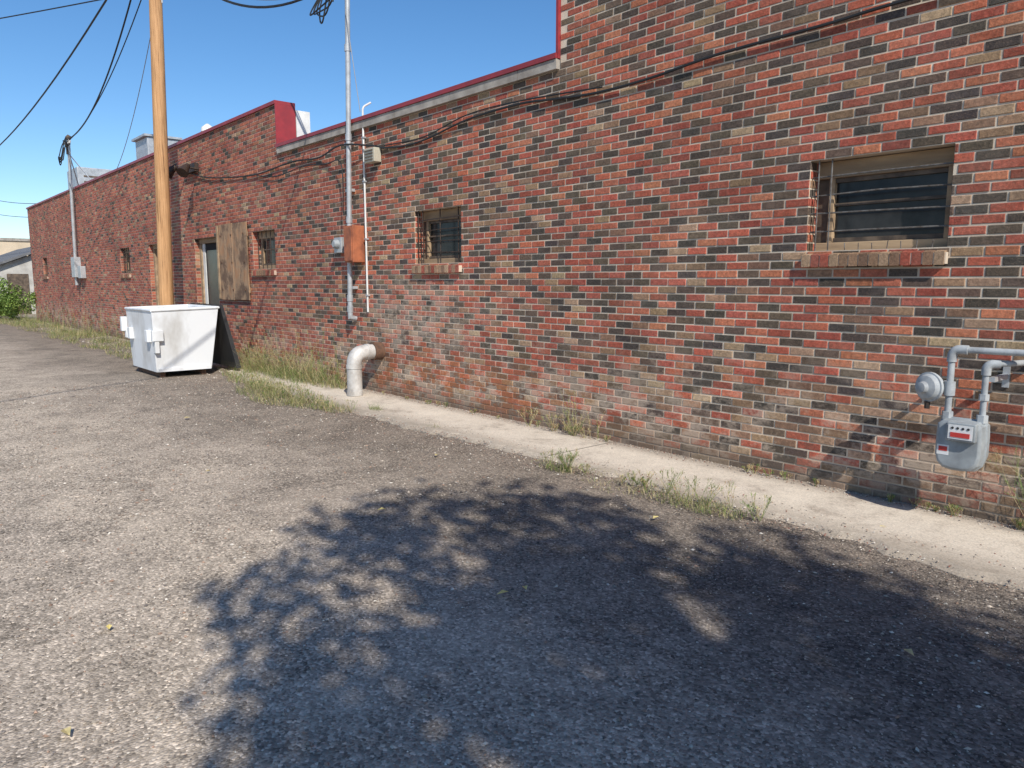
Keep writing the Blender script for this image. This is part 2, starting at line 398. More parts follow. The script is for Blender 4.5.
def window(o,kind):
    x0,x1,z0,z1=o; g=empty('window'); g.parent=bld
    yf=WY+.12
    def fr(b):
        b.box(x0+.005,x1-.005,yf,yf+.07,z1-.13,z1-.005); b.box(x0+.005,x1-.005,yf,yf+.07,z0+.002,z0+.065)
        b.box(x1-.07,x1-.005,yf+.002,yf+.068,z0+.065,z1-.13)
        b.box(x0+.10,x0+.14,yf+.002,yf+.06,z0+.065,z1-.13)
    part('frame',M_woodold,g,fr,bevel=.004)
    def fs(b):
        b.box(x0+.005,x0+.098,yf+.03,yf+.068,z0+.065,z1-.13)
        b.box(x0+.14,x1-.07,yf+.02,yf+.05,z1-.165,z1-.132)
        b.box(x0+.14,x1-.07,yf+.02,yf+.05,z0+.067,z0+.10)
        b.box(x0+.14,x1-.07,yf+.022,yf+.045,z0+.34,z0+.362)
    part('sash',M_frame,g,fs)
    part('glass',M_glass,g,lambda b:b.add([(x0+.1,yf+.046,z0+.04),(x1-.02,yf+.046,z0+.04),(x1-.02,yf+.046,z1-.1),(x0+.1,yf+.046,z1-.1)],[(0,1,2,3)]))
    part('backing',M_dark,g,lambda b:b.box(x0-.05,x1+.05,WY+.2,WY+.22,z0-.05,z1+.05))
    def bars(b):
        yb=WY+.04
        if kind in('h','g'):
            for k in range(4):
                z=z0+.14+k*(z1-z0-.26)/3; b.tube([(x0-.01,yb,z+U(-.01,.01)),((x0+x1)/2,yb-U(0,.01),z+U(-.008,.008)),(x1+.01,yb,z+U(-.01,.01))],.006,6)
            for fx in (.06,.16): b.tube([(x0+fx,yb-.015,z0-.01),(x0+fx,yb-.015,z1+.0)],.006,6)
        if kind in('v','g'):
            for k in range(5 if kind=='v' else 3):
                x=x0+.12+k*(x1-x0-.24)/(4 if kind=='v' else 2); b.tube([(x,yb+.015,z0-.01),(x,yb+.015,z1)],.008,6)
        if kind=='h':
            for k in range(7): 
                x=x0+.3+k*.1; b.tube([(x,yb-.03,z0-.02),(x+U(-.01,.01),yb-.03,z0+U(.04,.06))],.0035,5)
    part('security_bars',M_bar if kind!='h' else M_steelbar,g,bars)
window(OP[0],'h'); window(OP[1],'g'); window(OP[2],'v'); window(OP[5],'v'); window(OP[6],'v')
def door(o,lit):
    x0,x1,z0,z1=o; g=empty('door'); g.parent=bld; y=WY+.1
    part('door_frame',M_woodold,g,lambda b:(b.box(x0+.003,x0+.12,y,y+.1,0,z1-.1),b.box(x1-.09,x1-.003,y,y+.1,0,z1-.1),b.box(x0+.003,x1-.003,y,y+.1,z1-.1,z1-.003)),bevel=.004)
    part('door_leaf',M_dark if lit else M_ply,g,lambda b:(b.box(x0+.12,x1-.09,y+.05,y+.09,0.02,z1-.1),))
    if lit:
        part('screen_panel',M_glass,g,lambda b:b.box(x0+.36,x1-.20,y+.035,y+.048,.9,z1-.25))
        part('door_stiles',M_white,g,lambda b:(b.box(x0+.12,x0+.26,y+.03,y+.048,.02,z1-.1),b.box(x1-.2,x1-.17,y+.03,y+.048,.02,z1-.1)))
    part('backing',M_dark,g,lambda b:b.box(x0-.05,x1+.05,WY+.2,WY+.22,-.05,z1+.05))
door(OP[3],True); door(OP[4],False)
sh=empty('boarded_window'); sh.parent=bld
part('plywood_sheet',M_ply,sh,lambda b:(b.box(-15.25,-14.47,WY-.052,WY-.03,1.25,2.72),b.box(-14.465,-13.75,WY-.049,WY-.03,1.26,2.71)),bevel=.002)
part('battens',M_woodold,sh,lambda b:(b.box(-15.2,-13.78,WY-.028,WY-.006,1.4,1.5),b.box(-15.2,-13.78,WY-.028,WY-.006,2.45,2.55),b.box(-15.245,-15.17,WY-.07,WY-.053,1.27,2.70)))
part('bolts',M_rust,sh,lambda b:[b.tube([(x,WY-.055,z),(x,WY-.065,z)],[.02,.02],8) for x in (-15.05,-14.5,-13.9) for z in (1.45,1.98,2.5)])

# ------------------------------------------------------------------ ground, strip
def grid_ground():
    b=MB(); xs=[-400,-150,-80]+[-60+i*.5 for i in range(0,141)]+[20,60,400]; ys=[-400,-100,-30,-12]+[-8+i*.5 for i in range(0,29)]+[12,40,400]
    for y in ys:
        for x in xs:
            z=0
            if -60<x<10 and -8<y<5: z=.02*noise.noise(Vector((x*.35,y*.5,0)))-.01
            b.v.append((x,y,z-.004))
    n=len(xs)
    for j in range(len(ys)-1):
        for i in range(n-1): b.f.append((j*n+i,j*n+i+1,(j+1)*n+i+1,(j+1)*n+i))
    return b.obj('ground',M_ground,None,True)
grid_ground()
def outer(x): 
    pts=[(-13.4,4.85),(-11,4.62),(-8.35,4.45),(-4.6,4.58),(-1,4.5),(5,4.5)]
    for (a,ya),(c,yc) in zip(pts,pts[1:]):
        if a<=x<=c: return ya+(yc-ya)*(x-a)/(c-a)
    return 4.5
def strip():
    b=MB(); x=-13.4
    while x<4:
        x2=min(x+U(2.2,3.0),4.2); n=34; hz=.016+U(-.002,.002)
        for i in range(n):
            xa=x+.0015+(x2-x-.003)*i/n; xb=x+.0015+(x2-x-.003)*(i+1)/n
            def e(q): return outer(q)+.20*noise.noise(Vector((q*1.1,1,0)))+.09*noise.noise(Vector((q*5,5,0)))+.03*noise.noise(Vector((q*17,5,0)))
            ea,eb=e(xa),e(xb)
            b.add([(xa,ea,hz-.026),(xb,eb,hz-.026),(xb,eb+.09,hz),(xa,ea+.09,hz),(xa,WY+.01,hz),(xb,WY+.01,hz),(xa,ea-.01,-.06),(xb,eb-.01,-.06)],
                  [(0,1,2,3),(3,2,5,4),(6,7,1,0)])
        x=x2
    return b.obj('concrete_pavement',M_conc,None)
strip()
def stones():
    b=MB(); 
    def st(x,y,z,r,c):
        a=U(0,6.28); ca,sa=math.cos(a),math.sin(a); rx,ry,rz=r*U(.8,1.4),r*U(.6,1),r*U(.45,.8)
        P=[(rx,0,0),(0,ry,0),(-rx,0,0),(0,-ry,0),(U(-.3,.3)*rx,U(-.3,.3)*ry,rz),(0,0,-rz*.5)]
        b.add([(x+p[0]*ca-p[1]*sa,y+p[0]*sa+p[1]*ca,z+p[2]) for p in P],[(0,1,4),(1,2,4),(2,3,4),(3,0,4),(1,0,5),(2,1,5),(3,2,5),(0,3,5)],c)
    cols=[(.40,.33,.26),(.30,.25,.20),(.16,.135,.12),(.48,.40,.32),(.36,.235,.17),(.62,.56,.48),(.21,.18,.16)]
    for i in range(60000):
        t=rnd()**1.5; x=-.2-13*t; y=U(-1.0,4.68)
        if y<3.0 and rnd()<.25: continue
        c=random.choice(cols); k=U(.7,1.15); c=tuple(v*k for v in c)
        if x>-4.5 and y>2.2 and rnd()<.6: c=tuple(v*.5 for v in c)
        r=U(.0025,.0055) if rnd()<.9 else U(.0055,.012)
        st(x,y,.002+.02*noise.noise(Vector((x*.35,y*.5,0)))-.013,r*(1+.5*t),c)
    for i in range(9000):
        x=U(-13,0.8); y=WY-abs(random.gauss(0,.07))-.004 if rnd()<.4 else outer(x)+.05+random.gauss(0,.13)
        c=random.choice(cols+[(.22,.07,.045)]); st(x,y,.010 if y<4.7 else .018,U(.003,.009),c)
    for i in range(1500):
        x=U(-36,-13); y=U(4.4,WY-.02); st(x,y,.0,U(.008,.025),random.choice(cols))
    b.obj('gravel',M_stone,None)
stones()

# ------------------------------------------------------------------ weeds
GRN=[(.19,.26,.065),(.25,.31,.09),(.15,.20,.055)]; DRY=[(.58,.48,.26),(.48,.38,.20),(.42,.38,.17)]
def blade(b,x,y,z,h,w,lean,az,col):
    dx,dy=math.cos(az),math.sin(az); px,py=-dy*w/2,dx*w/2
    vs=[];n=4
    for i in range(n):
        t=i/(n-1); o=lean*h*t*t; ww=1-t*.9
        vs+= [(x+dx*o+px*ww,y+dy*o+py*ww,z+h*t*(1-.25*lean*t)),(x+dx*o-px*ww,y+dy*o-py*ww,z+h*t*(1-.25*lean*t))]
    b.add(vs,[(2*i,2*i+1,2*i+3,2*i+2) for i in range(n-1)],col)
def tuft(b,x,y,r,h,n,dry,wd_=1):
    for i in range(n):
        a=U(0,6.28); q=r*math.sqrt(rnd()); c=random.choice(DRY if rnd()<dry else GRN); k=U(.7,1.2)
        blade(b,x+q*math.cos(a),y+q*.55*math.sin(a),0,h*U(.3,1),U(.002,.005)*wd_,U(.4,1.8),U(0,6.28),tuple(v*k for v in c))
def stalk(b,x,y,h,dry):
    az=U(0,6.28); le=U(0,.45)*h; c=random.choice(DRY if rnd()<dry else GRN)
    top=(x+math.cos(az)*le,y+math.sin(az)*le,h)
    b.tube([(x,y,0),(x+math.cos(az)*le*.3,y+math.sin(az)*le*.3,h*.5),top],[.002,.0016,.0008],4,False,c)
    for i in range(int(14+h*50)):
        t=U(.15,1); a=U(0,6.28); X=x+math.cos(az)*le*t*t; Y=y+math.sin(az)*le*t*t
        blade(b,X,Y,h*t,U(.015,.05)*(1.2-t*.5),U(.003,.008),U(.5,1.5),a,tuple(v*U(.7,1.3) for v in c))
def bushy(b,x,y,h,dry):
    """branching weed: several stems that fork"""
    for s in range(random.randint(4,7)):
        az=U(0,6.28); c=random.choice(DRY if rnd()<dry else GRN); p=Vector((x,y,0)); d=Vector((math.cos(az)*U(.3,.9),math.sin(az)*U(.3,.9),1.1)).normalized()
        def grow(p,d,l,r,lev):
            q=p+d*l; b.tube([p,q],[r,r*.6],3,False,c)
            for k in range(4):
                t=U(.2,1); o=p.lerp(q,t); blade(b,o.x,o.y,o.z,U(.010,.026),U(.002,.005),U(.5,1.5),U(0,6.28),tuple(v*U(.7,1.3) for v in c))
            if lev>0:
                for k in range(2):
                    nd=(d+Vector((random.gauss(0,.4),random.gauss(0,.4),random.gauss(.15,.2)))).normalized(); grow(q,nd,l*.65,r*.7,lev-1)
        grow(p,d,h*.42,.0018,2)
wd=MB()
for x,y,r,h,n,dry in [(-4.4,4.4,.15,.10,190,.35),(-4.45,4.5,.35,.05,240,.6),(-3.6,4.5,.6,.05,560,.8),(-3.3,4.45,.35,.07,240,.7),(-2.85,4.4,.26,.08,320,.4),(-3.05,4.42,.3,.06,280,.5),
    (-9.6,4.2,.6,.13,700,.6),(-9.0,4.35,.5,.13,500,.5),(-8.4,4.42,.35,.10,300,.6),(-10.4,4.3,.6,.16,600,.5),(-11.0,4.6,.5,.17,450,.5),(-11.8,4.7,.6,.15,450,.5),(-12.6,4.85,.5,.18,350,.5),(-8.0,4.75,.12,.15,110,.1),(-6.6,4.65,.1,.08,50,.4),
    (-11.2,5.3,.5,.34,480,.35),(-11.9,5.3,.5,.36,480,.3),(-10.4,5.36,.4,.26,320,.65),(-12.8,5.3,.5,.34,420,.45),(-13.6,5.3,.5,.3,400,.55),(-9.9,5.4,.25,.2,160,.8)]:
    tuft(wd,x,y,r,h,n,dry,1.5 if x<-8 else 1)
for i in range(6): bushy(wd,-4.45+random.gauss(0,.13),4.42+random.gauss(0,.05),U(.14,.30),.3)
for i in range(8): bushy(wd,-2.85+random.gauss(0,.2),4.42+random.gauss(0,.06),U(.12,.26),.3)
for i in range(7): bushy(wd,-3.6+random.gauss(0,.3),4.48+random.gauss(0,.06),U(.08,.18),.6)
for i in range(50): bushy(wd,U(-13.6,-9.9),U(5.15,5.48),U(.25,.65),.6)
for i in range(70): stalk(wd,U(-13.8,-9.9),U(5.15,5.5),U(.3,.95),.7)
for i in range(8): bushy(wd,-5.5+random.gauss(0,.3),5.46,U(.15,.36),.8)
for i in range(8): stalk(wd,-5.4+random.gauss(0,.3),5.48,U(.2,.5),.9)
for i in range(25): bushy(wd,U(-9,-1),5.5,U(.04,.12),.6)
for i in range(34): bushy(wd,-10.2+random.gauss(0,1.0),4.4+random.gauss(0,.12),U(.12,.30),.5)
for i in range(260):
    x=U(-46,-16.8); tuft(wd,x,U(4.1,5.45),U(.15,.6),U(.08,.34),50,.5,2)
for i in range(190): stalk(wd,U(-40,-15),U(4.8,5.5),U(.3,.85),.5)
for i in range(5): bushy(wd,-1.2+random.gauss(0,.07),5.5,U(.5,.8),.5)
wd.obj('weeds',M_leaf,None)

def leafmass(b,cx,cy,cz,r,n,size,cols):
    for i in range(n):
        v=Vector((random.gauss(0,1),random.gauss(0,1),random.gauss(0,1))).normalized()*r*rnd()**.45
        p=Vector((cx,cy,cz))+v
        u=Vector((random.gauss(0,1),random.gauss(0,1),random.gauss(0,.6))).normalized(); w=u.orthogonal().normalized()
        s=size*U(.6,1.2); c=random.choice(cols); k=U(.7,1.25)
        b.add([p-u*s*.5,p+w*s*.3,p+u*s*.5,p-w*s*.3],[(0,1,2,3)],tuple(q*k for q in c))
bush=empty('green_bush')
def bs(b):
    for i in range(34):
        leafmass(b,-38.4+random.gauss(0,.9),4.75+random.gauss(0,.45),.35+abs(random.gauss(0,.5)),.32,170,.11,[(.22,.32,.07),(.30,.40,.09),(.13,.21,.04)])
part('foliage',M_leaf,bush,bs)
part('stems',M_bark,bush,lambda b:[b.tube([(-38.2+U(-.2,.2),4.9,0),(-38.2+U(-.8,.8),4.8+U(-.4,.4),U(.6,1.1))],[.02,.006],5) for _ in range(9)])

# light direction (sun is high to the right, slightly behind the photographer)
SD=Vector((-1.05,.46,-1))
# shade tree standing behind / beside the photographer
tree=empty('shade_tree'); TZ=6.4; TC=Vector((-1.45-SD.x*TZ,2.42-SD.y*TZ,TZ))
cl=[]
random.seed(21)
while len(cl)<135:
    v=Vector((U(-1,1),U(-1,1),U(-1,1)))
    if v.length>1: continue
    if v.x<-.3 and rnd()<.35: continue
    cl.append(TC+Vector((v.x*2.85,v.y*1.62,v.z*1.5)))
tb=Vector((TC.x+.9,TC.y-.6,0))
part('trunk',M_bark,tree,lambda b:b.tube([(tb.x,tb.y,-.1),(tb.x-.05,tb.y,.8),(tb.x-.1,tb.y+.1,2.6),(tb.x-.3,tb.y+.2,4.2),(tb.x-.6,tb.y+.4,5.6),(TC.x,TC.y,7.2)],[.32,.25,.21,.18,.12,.05],14),smooth=True)
def limbs(b):
    for c in cl:
        t=U(0,1); s=Vector((tb.x-.3,tb.y+.2,4.1)).lerp(Vector((TC.x+.1,TC.y,6.8)),t)
        m=(s+c)/2+Vector((0,0,.25)); b.tube([s,m,c],[.045,.024,.008],5)
part('limbs',M_bark,tree,limbs)
def crown(b):
    for c in cl:
        leafmass(b,c.x,c.y,c.z,U(.30,.52),int(U(90,160)),.15,[(.06,.11,.025),(.09,.14,.03),(.05,.08,.02),(.2,.17,.03)])
part('crown',M_tleaf,tree,crown)
random.seed(5)
fl=MB()
for x,y in [(-4.4,2.64),(-2.76,2.36),(-3.68,.74),(-1.13,3.28),(-3.01,3.95),(-2.88,.42),(-2.73,2.49),(-6.3,2.1),(-1.9,4.9),(-9,2.8),(-5.5,3.9)]:
    s=.032*U(.8,1.3); a=U(0,6.28); ca,sa=math.cos(a)*s,math.sin(a)*s
    k=U(.8,1.2); b=.010
    fl.add([(x-ca,y-sa,b),(x-sa*.5-ca*.3,y+ca*.5-sa*.3,b+.012),(x+ca,y+sa,b+.004),(x+sa*.5-ca*.3,y-ca*.5-sa*.3,b+.010)],[(0,3,2,1)],(.80*k,.66*k,.28))
fl.obj('fallen_leaves',M_leaf,None)

# ------------------------------------------------------------------ dumpster
dp=empty('dumpster')
def dumpster():
    x0,x1,y0,y1,h=-14.70,-13.15,3.62,4.72,1.16
    def body(b):
        i=.06; t=.03
        lo=[(x0+i,y0+i*.8,.09),(x1-i*1.4,y0+i*.8,.09),(x1-i*1.4,y1-.14,.09),(x0+i,y1-.14,.09)]
        up=[(x0,y0,h-.03),(x1,y0,h-.03),(x1,y1,h+.0),(x0,y1,h+.0)]
        ui=[(x0+t,y0+t,h-.03),(x1-t,y0+t,h-.03),(x1-t,y1-t,h+.0),(x0+t,y1-t,h+.0)]
        li=[(p[0]+ (t if k in(0,3) else -t),p[1]+(t if k<2 else -t),.14) for k,p in enumerate(lo)]
        fs=[(0,3,2,1)]
        for k in range(4):
            n=(k+1)%4; fs+=[(k,n,4+n,4+k),(4+k,4+n,8+n,8+k),(8+k,8+n,12+n,12+k)]
        fs.append((12,13,14,15)); b.add(lo+up+ui+li,fs)
    part('tub',M_dump,dp,body,bevel=.006)
    def rim(b):
        for (a,c) in (((x0,y0,h-.03),(x1,y0,h-.03)),((x1,y0,h-.03),(x1,y1,h)),((x1,y1,h),(x0,y1,h)),((x0,y1,h),(x0,y0,h-.03))):
            b.tube([a,c],.022,8)
    part('rim',M_dump,dp,rim,True)
    def pockets(b):
        b.box(x1-.04,x1+.04,y0-.02,y0+.16,.62,.80); b.box(x1-.07,x1+.03,y0+.02,y0+.09,.42,.62)
        b.box(x0-.09,x0+.02,y0-.02,y0+.22,.60,.78); b.box(x0-.12,x0-.02,y0-.08,y0+.02,.72,.98)
        b.box(x0+.2,x0+.34,y0-.05,y0+.05,.6,.8); b.box(x1-.3,x1-.16,y0-.05,y0+.05,.6,.8)
    part('fork_pockets',M_dump,dp,pockets,bevel=.008)
    part('skids',M_rust,dp,lambda b:(b.box(x0+.12,x1-.14,y0+.12,y0+.2,.0,.089),b.box(x0+.12,x1-.14,y1-.30,y1-.22,.0,.089)))
    part('bottom_rib',M_dump,dp,lambda b:b.box(x1-.085,x1-.05,y0+.08,y1-.16,.095,.15))
    def lid(b):
        b.add([(x0,y1+.03,h+.02),(x1+.0,y1+.03,h+.02),(x1+.08,y1+.24,.08),(x0,y1+.24,.08),
               (x0,y1+.08,h+.04),(x1+.0,y1+.08,h+.04),(x1+.08,y1+.32,.08),(x0,y1+.32,.08)],
              [(0,1,2,3),(7,6,5,4),(0,4,5,1),(1,5,6,2),(2,6,7,3),(3,7,4,0)])
        for k in range(5): 
            xx=x0+.1+k*.32; b.box(xx,xx+.05,y1+.0,y1+.06,h+.0,h+.05)
    part('lid',M_black,dp,lid)
dumpster()

# ------------------------------------------------------------------ utility poles and wires
PX,PY=-16.35,4.78
def pole(x,y,h,ln=0):
    g=empty('utility_pole'); X=lambda z:x+ln*z/h*.66; Y=lambda z:y+ln*z/h*.75
    part('shaft',M_pole,g,lambda b:b.tube([(X(z),Y(z),z) for z in (-.2,h*.3,h*.6,h)],[.145,.135,.125,.105],20),True)
    x,y=X(h),Y(h)
    part('crossarm',M_pole,g,lambda b:b.box(x-.06,x+.06,y-1.2,y+1.2,h-.75,h-.63))
    part('insulators',M_white,g,lambda b:[b.tube([(x,y+d,h-.63),(x,y+d,h-.55),(x,y+d,h-.5)],[.03,.05,.02],8) for d in(-1.1,-.45,.45,1.1)])
    part('hardware',M_galv,g,lambda b:(b.tube([(x+.13,y,7.0),(x+.13,y,8.2)],.015,6),b.box(x-.2,x+.2,y-.02,y+.02,h-1.1,h-1.05)))
    return g
pole(PX,PY,10.2,.28); pole(-62,4.6,10.2)
PX,PY=PX+.15,PY+.17
wires=empty('overhead_wires')
def wire(a,c,sag,r=.012,m=M_wire,n=24):
    a,c=Vector(a),Vector(c); pts=[]
    for i in range(n+1):
        t=i/n; p=a.lerp(c,t); p.z-=sag*4*t*(1-t); pts.append(p)
    part('wire',m,wires,lambda b:b.tube(pts,r,6))
LT=-27.45
wire((PX,PY,8.5),(-62,4.9,9.0),1.6,.022)
wire((PX,PY-.1,8.3),(LT,5.30,6.0),.9,.018)
wire((PX,PY+.1,8.1),(LT,5.32,5.9),.6,.012)
wire((PX,PY,7.1),(-24.5,6,4.75),.35,.008,M_wirel)
wire((-36.4,5.9,4.8),(-62,4.6,8.6),.5,.012); wire((-36.4,6.4,4.3),(-62,4.6,7.4),.5,.012)
wire((PX,PY,7.3),(-46,-6,10),.25,.014); wire((PX,PY,7.75),(-46,-6,11.5),.5,.010)
wire((PX,PY,8.2),(-9.72,5.4,5.75),.75,.02); wire((PX,PY,8.0),(-9.7,5.42,5.68),.5,.010,M_wirel)
wire((2,-14,9),(-9.65,5.42,5.7),.6,.018)
wire((-9.65,5.42,5.3),(-9.47,5.5,3.95),.0,.005,M_wirel)

# ------------------------------------------------------------------ electrical service mast in the middle
ms=empty('electrical_service_mast'); MX=-9.86; MYY=WY-.10
part('conduit',M_galv,ms,lambda b:(b.tube([(MX,MYY,1.2),(MX+.2,MYY,6.1)],.036,14)),True)
part('couplings',M_galv,ms,lambda b:[b.tube([(MX+.04*(z-1.2),MYY,z),(MX+.04*(z-1.11),MYY,z+.09)],.046,14) for z in (1.16,1.32,2.45,3.6,4.8)],True)
part('straps',M_galv,ms,lambda b:[b.box(MX-.07,MX+.07,MYY+.02,WY-.002,z,z+.04) for z in (1.5,2.9,3.55)])
part('base_fitting',M_galv,ms,lambda b:(b.tube([(MX,MYY,1.17),(MX,MYY,1.08),(MX+.02,MYY+.09,1.06)],[.04,.045,.035],12)),True)
MT=MX+.2
part('weatherhead',M_galv,ms,lambda b:b.tube([(MT,MYY,6.05),(MT,MYY,6.2),(MT,MYY-.1,6.28),(MT,MYY-.22,6.2)],[.05,.08,.08,.04],12),True)
part('breaker_box',M_orange,ms,lambda b:b.box(-9.80,-9.55,WY-.2,WY-.004,1.88,2.40),bevel=.01)
part('box_door',M_orange,ms,lambda b:b.box(-9.785,-9.565,WY-.215,WY-.2,1.90,2.38),bevel=.006)
part('meter_socket',M_galv,ms,lambda b:b.box(-10.30,-10.08,WY-.10,WY-.004,2.03,2.26),bevel=.012)
part('meter_dial',M_gas,ms,lambda b:b.tube([(-10.19,WY-.10,2.16),(-10.19,WY-.15,2.16),(-10.19,WY-.17,2.16)],[.07,.065,.045],18),True)
part('drip_loops',M_wire,ms,lambda b:[b.tube(bend([(MT,MYY-.2,6.2),(MT-.05+.1*k,MYY-.28,5.55),(MT-.18+k*.16,MYY-.32,5.05+.12*k),(MT-.40-.12*k,MYY-.25,5.35),(MT-.6,MYY,5.85)],.22,6),.011,6) for k in range(4)])
tp=empty('thin_white_pipe')
part('tube',M_white,tp,lambda b:b.tube(bend([(-9.47,WY-.03,1.17),(-9.47,WY-.03,4.02),(-9.47,WY+.1,4.10)],.05),.014,8),True)
part('clips',M_galv,tp,lambda b:[b.box(-9.50,-9.44,WY-.048,WY-.003,z,z+.02) for z in(1.4,2.2,3.0,3.6)])
vb=empty('wall_vent_box')
part('housing',M_beige,vb,lambda b:b.box(-9.32,-9.05,WY-.12,WY-.004,3.23,3.42),bevel=.008)
part('louvres',M_frame,vb,lambda b:[b.box(-9.29,-9.08,WY-.13,WY-.122,3.26+k*.04,3.272+k*.04) for k in range(4)])
cb=empty('wall_cable')
def cab(pts,r=.012,m=M_wire):
    P=[Vector(p) for p in pts]; out=[]
    for i in range(len(P)-1):
        a=P[max(i-1,0)];b_=P[i];c=P[i+1];d=P[min(i+2,len(P)-1)]
        for k in range(6):
            t=k/6; out.append(.5*((2*b_)+(c-a)*t+(2*a-5*b_+4*c-d)*t*t+(3*b_-a-3*c+d)*t**3))
    out.append(P[-1]); part('cable',m,cb,lambda b:b.tube(out,r,6))
y=WY-.03
cab([(-17.7,y,4.15),(-16,y,3.75),(-14.5,y,3.58),(-13.13,y,3.5),(-11.8,y,3.55),(-10.84,y,3.5),(-9.9,y-.12,3.55),(-9.2,y,3.46),(-8.93,y,3.40),(-8.4,y,3.36),(-7.9,y,3.38),(-7.09,y,3.48),(-6.21,y,3.50),(-5.6,y,3.45),(-5.05,y,3.41),(-4.4,y,3.42),(-3.72,y,3.47),(-2.79,y,3.48),(-2.2,y,3.50),(0,y,3.52),(3.9,y,3.55)],.013)
cab([(-13.2,y,3.48),(-12.4,y,3.38),(-11.4,y,3.43),(-10.6,y,3.38),(-9.95,y-.1,3.3),(-9.93,y-.1,2.6)],.009)
cab([(-8.93,y,3.43),(-8.0,y,3.41),(-7.1,y-.01,3.53),(-6.2,y,3.53),(-5,y,3.45)],.008)

sl=empty('security_floodlight')
def flood(x,z,dx):
    part('arm',M_bar,sl,lambda b:b.tube([(x,WY,z),(x,WY-.25,z+.02)],.02,8))
    part('lamp_head',M_bar,sl,lambda b:b.tube([(x+dx*.0,WY-.22,z+.06),(x+dx*.1,WY-.30,z-.02),(x+dx*.2,WY-.38,z-.12)],[.05,.08,.12],12),True)
flood(-16.95,3.98,-.6); flood(-16.2,3.92,.6)
part('junction_box',M_bar,sl,lambda b:b.box(-16.9,-16.2,WY-.09,WY-.004,3.88,4.05))

lm=empty('electrical_riser')
part('conduit',M_galv,lm,lambda b:b.tube([(-27.85,WY-.12,1.5),(LT,WY-.12,6.05)],.05,12),True)
part('weatherhead',M_frame,lm,lambda b:b.tube([(LT,WY-.12,6.02),(LT,WY-.12,6.14),(LT,WY-.16,6.18)],[.06,.09,.05],10),True)
part('insulator_rack',M_bar,lm,lambda b:(b.box(LT-.32,LT+.32,WY-.17,WY-.13,5.86,5.91),b.box(LT-.03,LT+.03,WY-.20,WY-.16,5.6,6.0)))
part('insulators',M_white,lm,lambda b:[b.tube([(LT+d,WY-.15,5.91),(LT+d,WY-.15,5.97),(LT+d,WY-.15,6.01)],[.03,.05,.02],8) for d in (-.28,0.0,.28)])
part('drip_loops',M_wire,lm,lambda b:[b.tube(bend([(LT+.05,WY-.2,6.1),(LT+.35+k*.3,WY-.4,5.75),(LT+.5+k*.25,WY-.5,5.45-.1*k),(LT-.2+k*.1,WY-.4,5.5),(LT-.5,WY-.3,5.25+.1*k),(LT-.3,WY-.2,5.85)],.15,4),.015,6) for k in range(3)])
part('meter_boxes',M_galv,lm,lambda b:(b.box(-28.1,-27.6,WY-.2,WY-.004,1.75,2.4),b.box(-27.4,-27.0,WY-.16,WY-.004,1.72,2.1)),bevel=.01)
part('bracing',M_galv,lm,lambda b:(b.tube([(LT,WY-.12,5.6),(-28.5,WY+.3,4.7)],.018,6),b.tube([(LT,WY-.12,5.6),(-26.6,WY+.3,4.7)],.018,6)))

# ------------------------------------------------------------------ vent elbow
ve=empty('vent_pipe_elbow')
part('elbow',M_pvc,ve,lambda b:b.tube(bend([(-9.2,WY-.08,.62),(-9.2,5.14,.62),(-9.2,5.14,.02)],.17,8),.105,24),True)
part('collars',M_pvc,ve,lambda b:(b.tube([(-9.2,5.14,.40),(-9.2,5.14,.45)],.114,24),b.tube([(-9.2,5.14,.02),(-9.2,5.14,.09)],.112,24),b.tube([(-9.2,5.33,.62),(-9.2,5.37,.62)],.114,24)),True)
part('wall_flange',M_rust,ve,lambda b:b.tube([(-9.2,WY-.14,.62),(-9.2,WY+.02,.62)],.128,24),True)

# ------------------------------------------------------------------ gas meter
gm=empty('gas_meter'); GX,GY=-1.60,5.28
def lathe(b,c,axis,prof,n=24):
    ax=Vector(axis).normalized(); b.tube([Vector(c)+ax*d for d,_ in prof],[r for _,r in prof],n)
def gbody(b):
    prof=[(-.13,.70),(-.135,.62),(-.135,.50),(-.12,.44),(-.085,.405),(-.03,.395),(.03,.395),(.085,.405),(.12,.44),(.135,.50),(.135,.62),(.13,.70),(.10,.725),(-.10,.725)]
    ys=[(-.095,.86),(-.08,.97),(-.012,1),(-.008,1.05),(.008,1.05),(.012,1),(.08,.97),(.095,.86)]
    vs=[];cz=.56
    for dy,s in ys:
        for px,pz in prof: vs.append((GX+px*s,GY+dy,cz+(pz-cz)*s))
    n=len(prof); fs=[]
    for i in range(len(ys)-1):
        for k in range(n): fs.append((i*n+k,i*n+(k+1)%n,(i+1)*n+(k+1)%n,(i+1)*n+k))
    fs.append(tuple(range(n-1,-1,-1))); fs.append(tuple((len(ys)-1)*n+k for k in range(n)))
    b.add(vs,fs)
part('case',M_gas,gm,gbody,True,.004)
part('bolts',M_galv,gm,lambda b:[b.tube([(GX+.125*math.cos(a),GY-.02,.56+.15*math.sin(a)),(GX+.125*math.cos(a),GY+.02,.56+.15*math.sin(a))],.010,8) for a in [k*.7 for k in range(9)]])
part('index_housing',M_gas,gm,lambda b:b.box(GX-.06,GX+.11,GY-.135,GY-.082,.60,.72),bevel=.01)
part('index_face',M_label,gm,lambda b:b.box(GX-.045,GX+.095,GY-.139,GY-.136,.615,.705))
part('index_dials',M_black,gm,lambda b:[b.tube([(GX-.02+k*.03,GY-.1395,.685),(GX-.02+k*.03,GY-.142,.685)],[.008,.008],12) for k in range(4)])
part('label_red',M_redlab,gm,lambda b:(b.box(GX-.03,GX+.08,GY-.1425,GY-.1395,.627,.657),b.box(GX-.105,GX-.055,GY-.0985,GY-.0965,.52,.55)))
